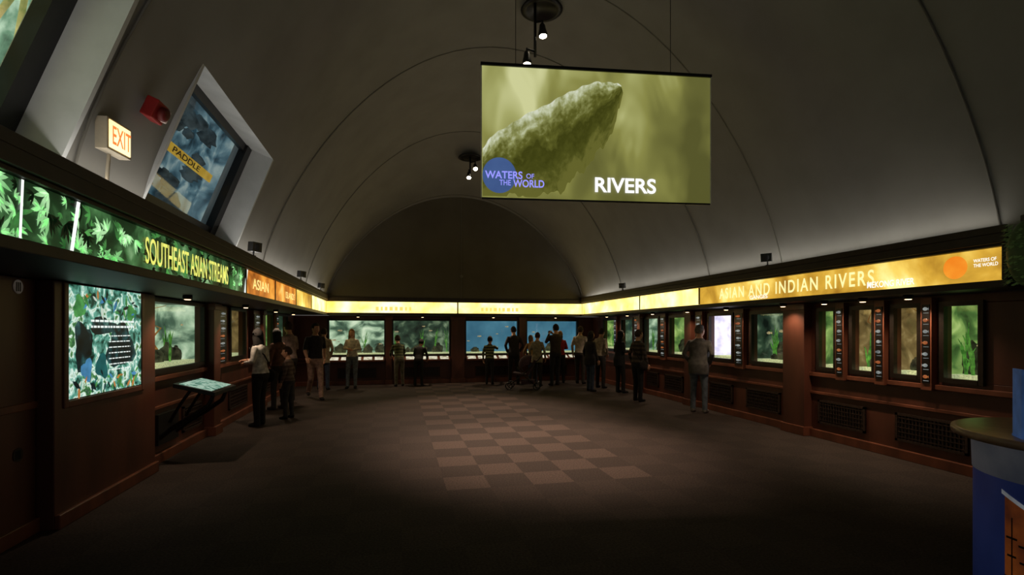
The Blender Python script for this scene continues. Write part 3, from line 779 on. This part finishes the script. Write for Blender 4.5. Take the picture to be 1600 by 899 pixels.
# ---------------------------------------------------------------- people
SKIN=[M('skin_light',(206,156,126),(190,140,112),scale=20,rough=.6),M('skin_tan',(150,104,78),(132,90,66),scale=20,rough=.6)]
EYEW=M('eye_white',(225,220,214)); EYED=M('eye_dark',(30,22,18)); LIP=M('lip',(150,80,74))
def cloth(c,n='cloth'): return M(n,c,tuple(v*.72 for v in c),scale=14,rough=.9,bump=.25)
cache={}
def cl(c):
    if c not in cache: cache[c]=cloth(c,'cloth_%d_%d_%d'%c)
    return cache[c]
POSE={
'stand':dict(an=[(-.10,.03,.08),(.11,-.03,.08)],kn=[(-.095,.04,.48),(.105,.0,.48)],el=[(-.235,-.03,1.13),(.235,-.02,1.13)],wr=[(-.245,.07,.89),(.245,.08,.89)],pitch=2),
'fold':dict(an=[(-.09,.0,.08),(.12,.04,.08)],kn=[(-.09,.02,.48),(.11,.05,.48)],el=[(-.225,-.01,1.14),(.225,-.01,1.14)],wr=[(-.06,.24,1.12),(.05,.25,1.16)],pitch=2),
'lean':dict(an=[(-.12,-.05,.08),(.12,.0,.08)],kn=[(-.11,-.01,.48),(.11,.03,.48)],el=[(-.24,.14,1.17),(.24,.14,1.17)],wr=[(-.18,.37,1.12),(.18,.38,1.12)],pitch=17),
'walk':dict(an=[(-.07,.30,.09),(.08,-.30,.14)],kn=[(-.08,.20,.49),(.08,-.02,.47)],el=[(-.23,-.14,1.16),(.23,.06,1.13)],wr=[(-.23,-.10,.91),(.22,.26,.98)],pitch=5),
'pockets':dict(an=[(-.12,.02,.08),(.12,-.02,.08)],kn=[(-.11,.03,.48),(.11,.01,.48)],el=[(-.27,-.08,1.14),(.27,-.08,1.14)],wr=[(-.19,.07,.96),(.19,.07,.96)],pitch=4),
'photo':dict(an=[(-.11,.0,.08),(.10,.06,.08)],kn=[(-.10,.02,.48),(.10,.07,.48)],el=[(-.22,.16,1.20),(.22,.16,1.20)],wr=[(-.06,.30,1.42),(.07,.30,1.42)],pitch=-3),
'point':dict(an=[(-.11,.02,.08),(.10,-.02,.08)],kn=[(-.10,.03,.48),(.10,.0,.48)],el=[(-.235,-.03,1.13),(.24,.20,1.30)],wr=[(-.245,.07,.89),(.20,.44,1.36)],pitch=5),
}
def segd(P,a,b):
    a=np.array(a);b=np.array(b);ab=b-a
    t=np.clip(((P-a)@ab)/max((ab@ab),1e-9),0,1)
    return np.linalg.norm(P-(a+t[:,None]*ab),axis=1)
def person(name,x,y,rot,H,pose,topc,botc,hairc,long=False,fem=False,sleeve=True,coat=False,skin=0,turn=0,nod=0,bag=None,pitch=None,wide=1.0,shoe=(34,30,28),stripe=None):
    P=POSE[pose]; pt=math.radians(P['pitch'] if pitch is None else pitch)
    s=H/1.7
    hs=1.16 if name=='child' else 1.03
    RX=Matrix.Rotation(-pt,3,'X'); hipc=Vector((0,0,.92))
    def up(p): return hipc+RX@(Vector(p)-hipc)
    sw_=(.158 if fem else .180)*wide
    T=MB()
    secs=[(.80,.12,.10,0),(.86,.158,.118,-.01),(.93,.165,.12,-.01),(1.0,.15 if fem else .158,.108,0),(1.09,.128 if fem else .150,.10,.005),(1.2,.14 if fem else .160,.112,.01),(1.30,.148 if fem else .170,.118,.008),(1.36,.142 if fem else .165,.105,-.002),(1.40,.115 if fem else .135,.088,-.008),(1.43,.085,.072,-.01),(1.46,.060,.058,-.005),(1.50,.052,.054,.002),(1.56,.05,.05,.012)]
    if coat: secs=[(.74,.175,.13,0),(.86,.182,.135,-.005)]+[(z,w+.015,d+.015,o) for z,w,d,o in secs[2:8]]+secs[8:]
    n=20; vs=[];fs=[]
    for z,w,d,o in secs:
        w*=wide
        for k in range(n):
            a=2*math.pi*k/n; ca=math.cos(a);sa=math.sin(a)
            vs.append(up((w*math.copysign(abs(ca)**.85,ca),o+d*math.copysign(abs(sa)**.85,sa),z)))
    for i in range(len(secs)-1):
        for k in range(n):
            k2=(k+1)%n; fs.append((i*n+k,i*n+k2,(i+1)*n+k2,(i+1)*n+k))
    fs.append(tuple(reversed(range(n)))); o_=(len(secs)-1)*n; fs.append(tuple(o_+k for k in range(n)))
    T.add(vs,fs)
    bones=[]
    for i,sd in enumerate((-1,1)):
        hip=Vector((sd*.085,0,.90)); kn=Vector(P['kn'][i]); an=Vector(P['an'][i])
        T.tube([hip+Vector((0,0,.04)),hip.lerp(kn,.3),hip.lerp(kn,.7),kn,kn.lerp(an,.3),kn.lerp(an,.7),an+Vector((0,0,.0)),an-Vector((0,0,.015))],[.088,.086,.072,.062,.060,.054,.052,.052],14)
        T.ell(hip,(.09,.1,.09))
        toe=an+Vector((sd*.02,.15,-an.z+.035 if an.z<.1 else -.05)); heel=an+Vector((0,-.05,-.04))
        T.tube([heel,an+Vector((0,.02,-.035)),an+Vector((sd*.01,.09,-.038)),toe],[.036,.045,.044,.032],12,flat=.85)
        bones+= [('pants',hip,kn,.08),('pants',kn,an+Vector((0,0,.03)),.056),('shoe',heel,toe,.04)]
        sh=up((sd*(sw_-.012),-.005,1.368)); el=up(P['el'][i]); wr=up(P['wr'][i])
        T.tube([sh.lerp(up((0,0,1.37)),.35),sh,sh.lerp(el,.45),el,el.lerp(wr,.3),el.lerp(wr,.75),wr],[.045,.056,.050,.044,.043,.036,.029 if not sleeve else .034],14)
        bones+= [('shirt',sh,el,.055),('fore',el,wr,.04)]
    me=bpy.data.meshes.new('t'); me.from_pydata(T.v,[],T.f); ob=bpy.data.objects.new('t',me); COL.objects.link(ob)
    md=ob.modifiers.new('r','REMESH'); md.mode='VOXEL'; md.voxel_size=.016
    sm=ob.modifiers.new('s','SMOOTH'); sm.factor=.5; sm.iterations=6
    dg=bpy.context.evaluated_depsgraph_get(); dg.update(); ev=ob.evaluated_get(dg); m2=bpy.data.meshes.new_from_object(ev)
    nv=len(m2.vertices); co=np.empty(nv*3); m2.vertices.foreach_get('co',co); co=co.reshape(-1,3)
    faces=[tuple(p.vertices) for p in m2.polygons]
    cen=np.array([co[list(f)].mean(axis=0) for f in faces])
    bpy.data.objects.remove(ob); bpy.data.meshes.remove(me)
    D=np.stack([segd(cen,a,b)-r for _,a,b,r in bones]+[segd(cen,up((0,0,.95)),up((0,0,1.36)))-.13*wide,segd(cen,up((0,0,1.47)),up((0,0,1.56)))-.05])
    lab=[l for l,_,_,_ in bones]+['torso','neck']; am=D.argmin(axis=0)
    inv=RX.inverted()
    R=np.array([[inv[i][j] for j in range(3)] for i in range(3)])
    tz=((cen-np.array(hipc))@R.T+np.array(hipc))[:,2]
    hem=.76 if coat else .93
    mi=[]
    for k in range(len(faces)):
        l=lab[am[k]]
        if l=='torso' or l=='neck' or (l=='pants' and tz[k]>(.74 if coat else .80) and am[k] in (0,5)) :
            c=2 if tz[k]>1.445 else (0 if tz[k]>hem else 1)
        elif l=='shirt': c=0
        elif l=='fore': c=0 if sleeve else 2
        elif l=='pants': c=1
        else: c=4
        if c==0 and stripe and int(tz[k]/.05)%2==0: c=8
        mi.append(c)
    Q=MB(); Q.v=[tuple(p) for p in co]; Q.f=faces; Q.m=mi; Q.s=[True]*len(faces)
    # hands
    for i,sd in enumerate((-1,1)):
        el=up(P['el'][i]); wr=up(P['wr'][i]); f=(wr-el).normalized()
        side=Vector((0,1,0)) if abs(f.z)>.7 else Vector((-sd,0,.2))
        side=(side-f*side.dot(f)).normalized()
        nrm=f.cross(side).normalized()
        if nrm.dot(Vector((-sd,0,0)) if abs(f.z)>.7 else Vector((0,0,-1)))<0: nrm=-nrm
        m=Matrix((side,nrm,f)).transposed()
        Q.ell(wr+f*.045,(.040,.017,.055),2,12,8,mat=m)
        Q.tube([wr-f*.03,wr+f*.02],[.027,.026],10,2)
        for k,(off,L) in enumerate(((.028,.070),(.010,.078),(-.009,.072),(-.027,.056))):
            b0=wr+f*.082+side*off
            Q.tube([b0-f*.02,b0+f*L*.4+nrm*.006,b0+f*L*.72+nrm*.022,b0+f*L*.9+nrm*.040],[.010,.009,.008,.006],7,2)
        b0=wr+f*.025+side*.030
        Q.tube([b0,b0+side*.022+f*.022+nrm*.006,b0+side*.034+f*.05+nrm*.014,b0+side*.034+f*.07+nrm*.02],[.013,.011,.010,.007],7,2)
    # head
    hc=up((0,.025,1.58+.02*(hs-1)/.16)); hm=Matrix.Rotation(math.radians(turn),3,'Z')@Matrix.Rotation(-math.radians(nod)-pt*.5,3,'X')@Matrix.Scale(hs,3)
    def hf(p,d):
        x_,y_,z_=p
        if d.z<0:
            k=1-.30*(-d.z)**1.4; x_*=k
            if d.y<0: y_*=1-.35*(-d.z)
            else: y_*=1-.06*(-d.z)
        if d.y>.6:
            y_+=.022*math.exp(-((d.x/.16)**2))*math.exp(-(((d.z+.16)/.17)**2))
            y_-=.007*math.exp(-(((abs(d.x)-.36)/.14)**2))*math.exp(-(((d.z-.06)/.12)**2))
            y_+=.006*math.exp(-((d.x/.3)**2))*math.exp(-(((d.z+.82)/.15)**2))
        return Vector((x_,y_,z_))
    Q.ell(hc,(.073,.093,.115),2,28,20,mat=hm,fn=hf)
    def hp(a): return hc+hm@Vector(a)
    for sd in (-1,1):
        Q.ell(hp((sd*.030,.078,.006)),(.012,.009,.007),5,8,6,mat=hm); Q.ell(hp((sd*.030,.085,.006)),(.005,.004,.005),6,8,6,mat=hm)
        Q.tube([hp((sd*.016,.090,.026)),hp((sd*.032,.089,.030)),hp((sd*.048,.078,.024))],[.003,.004,.002],6,3)
        Q.ell(hp((sd*.074,-.003,-.004)),(.010,.017,.028),2,8,8,mat=hm)
    Q.ell(hp((0,.086,-.056)),(.022,.007,.006),7,10,6,mat=hm)
    def hairf(p,d):
        q_=hf(p,d)
        if d.y>.25 and d.z<.52: q_=q_*.84
        if d.z<-.45 and not long: q_=q_*.82
        if -.35<d.z<.15 and abs(d.x)>.75 and d.y>-.25: q_=q_*.88
        return q_*(1+.02*math.sin(16*d.x+9*d.z))
    Q.ell(hc+hm@Vector((0,-.005,.008)),(.085,.107,.127),3,26,18,mat=hm,fn=hairf)
    if long:
        se2=[(.05,.084,.088,-.012),(-.03,.088,.078,-.022),(-.11,.090,.058,-.045),(-.20,.092,.048,-.062),(-.29,.082,.038,-.07),(-.36,.05,.02,-.068)]
        vs=[];fs=[];n=18
        for z,w,d,o in se2:
            for k in range(n):
                a=2*math.pi*k/n; yy=o+d*math.sin(a)
                if yy>.03: yy=.03
                vs.append(hp((w*math.cos(a)*(1+.04*math.sin(5*a)),yy,z)))
        for i in range(len(se2)-1):
            for k in range(n): fs.append((i*n+k,i*n+(k+1)%n,(i+1)*n+(k+1)%n,(i+1)*n+k))
        fs.append(tuple(range(n))); fs.append(tuple((len(se2)-1)*n+k for k in range(n)))
        Q.add(vs,fs,3,True)
    if bag:
        Q.tube([up((-.13,.10,1.38)),up((0,.135,1.2)),up((.17,.06,.98)),up((.20,-.02,.95))],.012,6,9)
        Q.tube([up((-.13,.05,1.42)),up((-.05,-.12,1.25)),up((.18,-.1,.99))],.012,6,9)
        Q.ell(up((.22,-.02,.87)),(.06,.14,.12),9,12,8)
    if pose=='photo':
        c0=up((.0,.37,1.47)); Q.box(c0.x-.05,c0.x+.05,c0.y-.02,c0.y+.02,c0.z-.03,c0.z+.03,6)
    Q.v=[(p[0]*s,p[1]*s,p[2]*s) for p in Q.v]
    zm=min(p[2] for p in Q.v); Q.v=[(a,b,c-zm) for a,b,c in Q.v]
    o=Q.obj(name,[cl(topc),cl(botc),SKIN[skin],cl(hairc),cl(shoe),EYEW,EYED,LIP,cl(stripe or topc),cl(bag or (40,34,30))])
    o.location=(x,y,.001); o.rotation_euler=(0,0,math.radians(rot))
    return o
BLK=(30,28,30);DK=(44,39,40);JEAN=(62,74,98);BRN=(60,40,28);BLH=(24,18,16);BLO=(140,104,64)
person('woman',-2.28,9.5,70,1.66,'fold',(220,214,210),BLK,BLH,long=True,fem=True,turn=-35,bag=(30,26,26))
person('woman',-2.38,11.35,60,1.66,'stand',(110,72,56),DK,BLH,long=True,fem=True,turn=-20)
person('child',-1.95,10.15,75,1.30,'stand',(94,74,66),(66,62,66),BRN,fem=True,turn=20,sleeve=True,stripe=(124,104,94))
person('man',-2.38,12.5,60,1.82,'fold',(150,126,122),DK,BRN,turn=-15)
person('man',-1.90,12.9,200,1.80,'walk',(44,40,46),(180,144,130),BLH,turn=25,sleeve=False)
person('man',-1.95,14.7,-10,1.68,'pockets',(210,188,158),JEAN,BRN,coat=True)
person('woman',-1.22,15.0,170,1.66,'fold',(240,226,208),(116,124,136),BLO,long=True,fem=True,turn=20)
person('child',.07,15.2,15,1.48,'lean',(100,106,68),(120,114,100),BRN,stripe=(56,60,38))
person('child',.62,15.2,-20,1.40,'lean',(38,34,36),BLK,BLH,pitch=26)
person('child',2.72,15.15,-20,1.42,'point',(165,165,120),(50,46,50),BLH,stripe=(46,52,42))
person('man',3.46,15.1,0,1.74,'pockets',(48,40,42),DK,BLH)
person('woman',4.06,15.15,5,1.50,'lean',(170,130,70),JEAN,BLO,long=True,fem=True)
person('woman',3.98,14.35,-30,1.56,'stand',(150,140,120),DK,BRN,fem=True,coat=True)
person('man',4.55,14.4,10,1.80,'photo',(58,46,40),(44,42,50),BLH)
person('woman',4.90,15.0,0,1.60,'fold',(165,38,34),DK,BLO,fem=True)
person('man',5.42,14.7,-40,1.74,'stand',(205,190,176),(66,60,56),BRN)
person('woman',5.02,12.85,-70,1.60,'stand',(40,36,40),JEAN,BLH,long=True,fem=True,coat=True)
person('man',5.58,13.5,-60,1.68,'pockets',(180,164,146),DK,BRN)
person('woman',5.66,12.4,-80,1.62,'fold',BLK,BLK,BLH,long=True,fem=True,coat=True)
person('woman',5.40,10.85,-70,1.64,'stand',(94,78,66),BLK,BRN,fem=True,turn=-10,stripe=(52,44,40),bag=(40,30,26))
person('man',5.86,9.12,-50,1.74,'pockets',(92,88,84),(108,116,128),(130,118,106),coat=True,turn=-25,wide=1.08,shoe=(150,140,130))

# stroller
q=MB()
for sx in (-.22,.22):
    q.tube([(sx,-.55,.98),(sx,-.40,.80),(sx,.0,.42),(sx,.38,.10)],.012,8,0)
    q.tube([(sx,-.38,.10),(sx,.0,.42),(sx,.15,.62)],.012,8,0)
    for wy in (-.38,.38):
        for dx in (-.02,.02):
            pts=[(sx+dx,wy+.09*math.cos(2*math.pi*k/20),.10+.09*math.sin(2*math.pi*k/20)) for k in range(21)]
            q.tube(pts,.012,6,0,ref=(1,0,0),cap=False)
        q.tube([(sx-.03,wy,.10),(sx+.03,wy,.10)],.02,8,2)
q.tube([(-.22,-.55,.98),(-.1,-.58,1.0),(.1,-.58,1.0),(.22,-.55,.98)],.016,8,0)
q.hexa([(-.2,-.12,.36),(.2,-.12,.36),(.2,.28,.42),(-.2,.28,.42),(-.2,-.12,.41),(.2,-.12,.41),(.2,.28,.47),(-.2,.28,.47)],1)
q.hexa([(-.2,-.36,.80),(.2,-.36,.80),(.2,-.14,.38),(-.2,-.14,.38),(-.2,-.31,.82),(.2,-.31,.82),(.2,-.08,.40),(-.2,-.08,.40)],1)
vs=[];fs=[]
for i in range(9):
    a=math.radians(100-i*16)
    for j in range(9):
        b=math.pi*j/8
        vs.append((.22*math.cos(b),-.16+.3*math.cos(a)*1.0*(.3+.7*math.sin(b)),.66+.30*math.sin(b)*math.sin(a)*.9+.02))
for i in range(8):
    for j in range(8): a=i*9+j; fs.append((a,a+1,a+10,a+9))
q.add(vs,fs,1,True)
q.box(-.18,.18,-.3,.05,.16,.26,1)
st=q.obj('baby_stroller',[black,cloth((78,52,66),'stroller_fabric'),M('wheel_hub',(120,120,120))])
st.location=(3.42,13.75,0); st.rotation_euler=(0,0,math.radians(70))

# ---------------------------------------------------------------- world + camera
w=bpy.data.worlds.new('World'); S.world=w; w.use_nodes=True
bg=w.node_tree.nodes['Background']; bg.inputs[0].default_value=(1,.94,.88,1); bg.inputs[1].default_value=.10
cam=bpy.data.cameras.new('camera'); cam.lens=18; cam.sensor_width=36; cam.shift_y=65.5/1600; cam.clip_start=.05
co_=bpy.data.objects.new('camera',cam); COL.objects.link(co_); co_.location=(0,0,1.65)
co_.rotation_euler=(math.radians(90),0,-math.atan(.225)); S.camera=co_
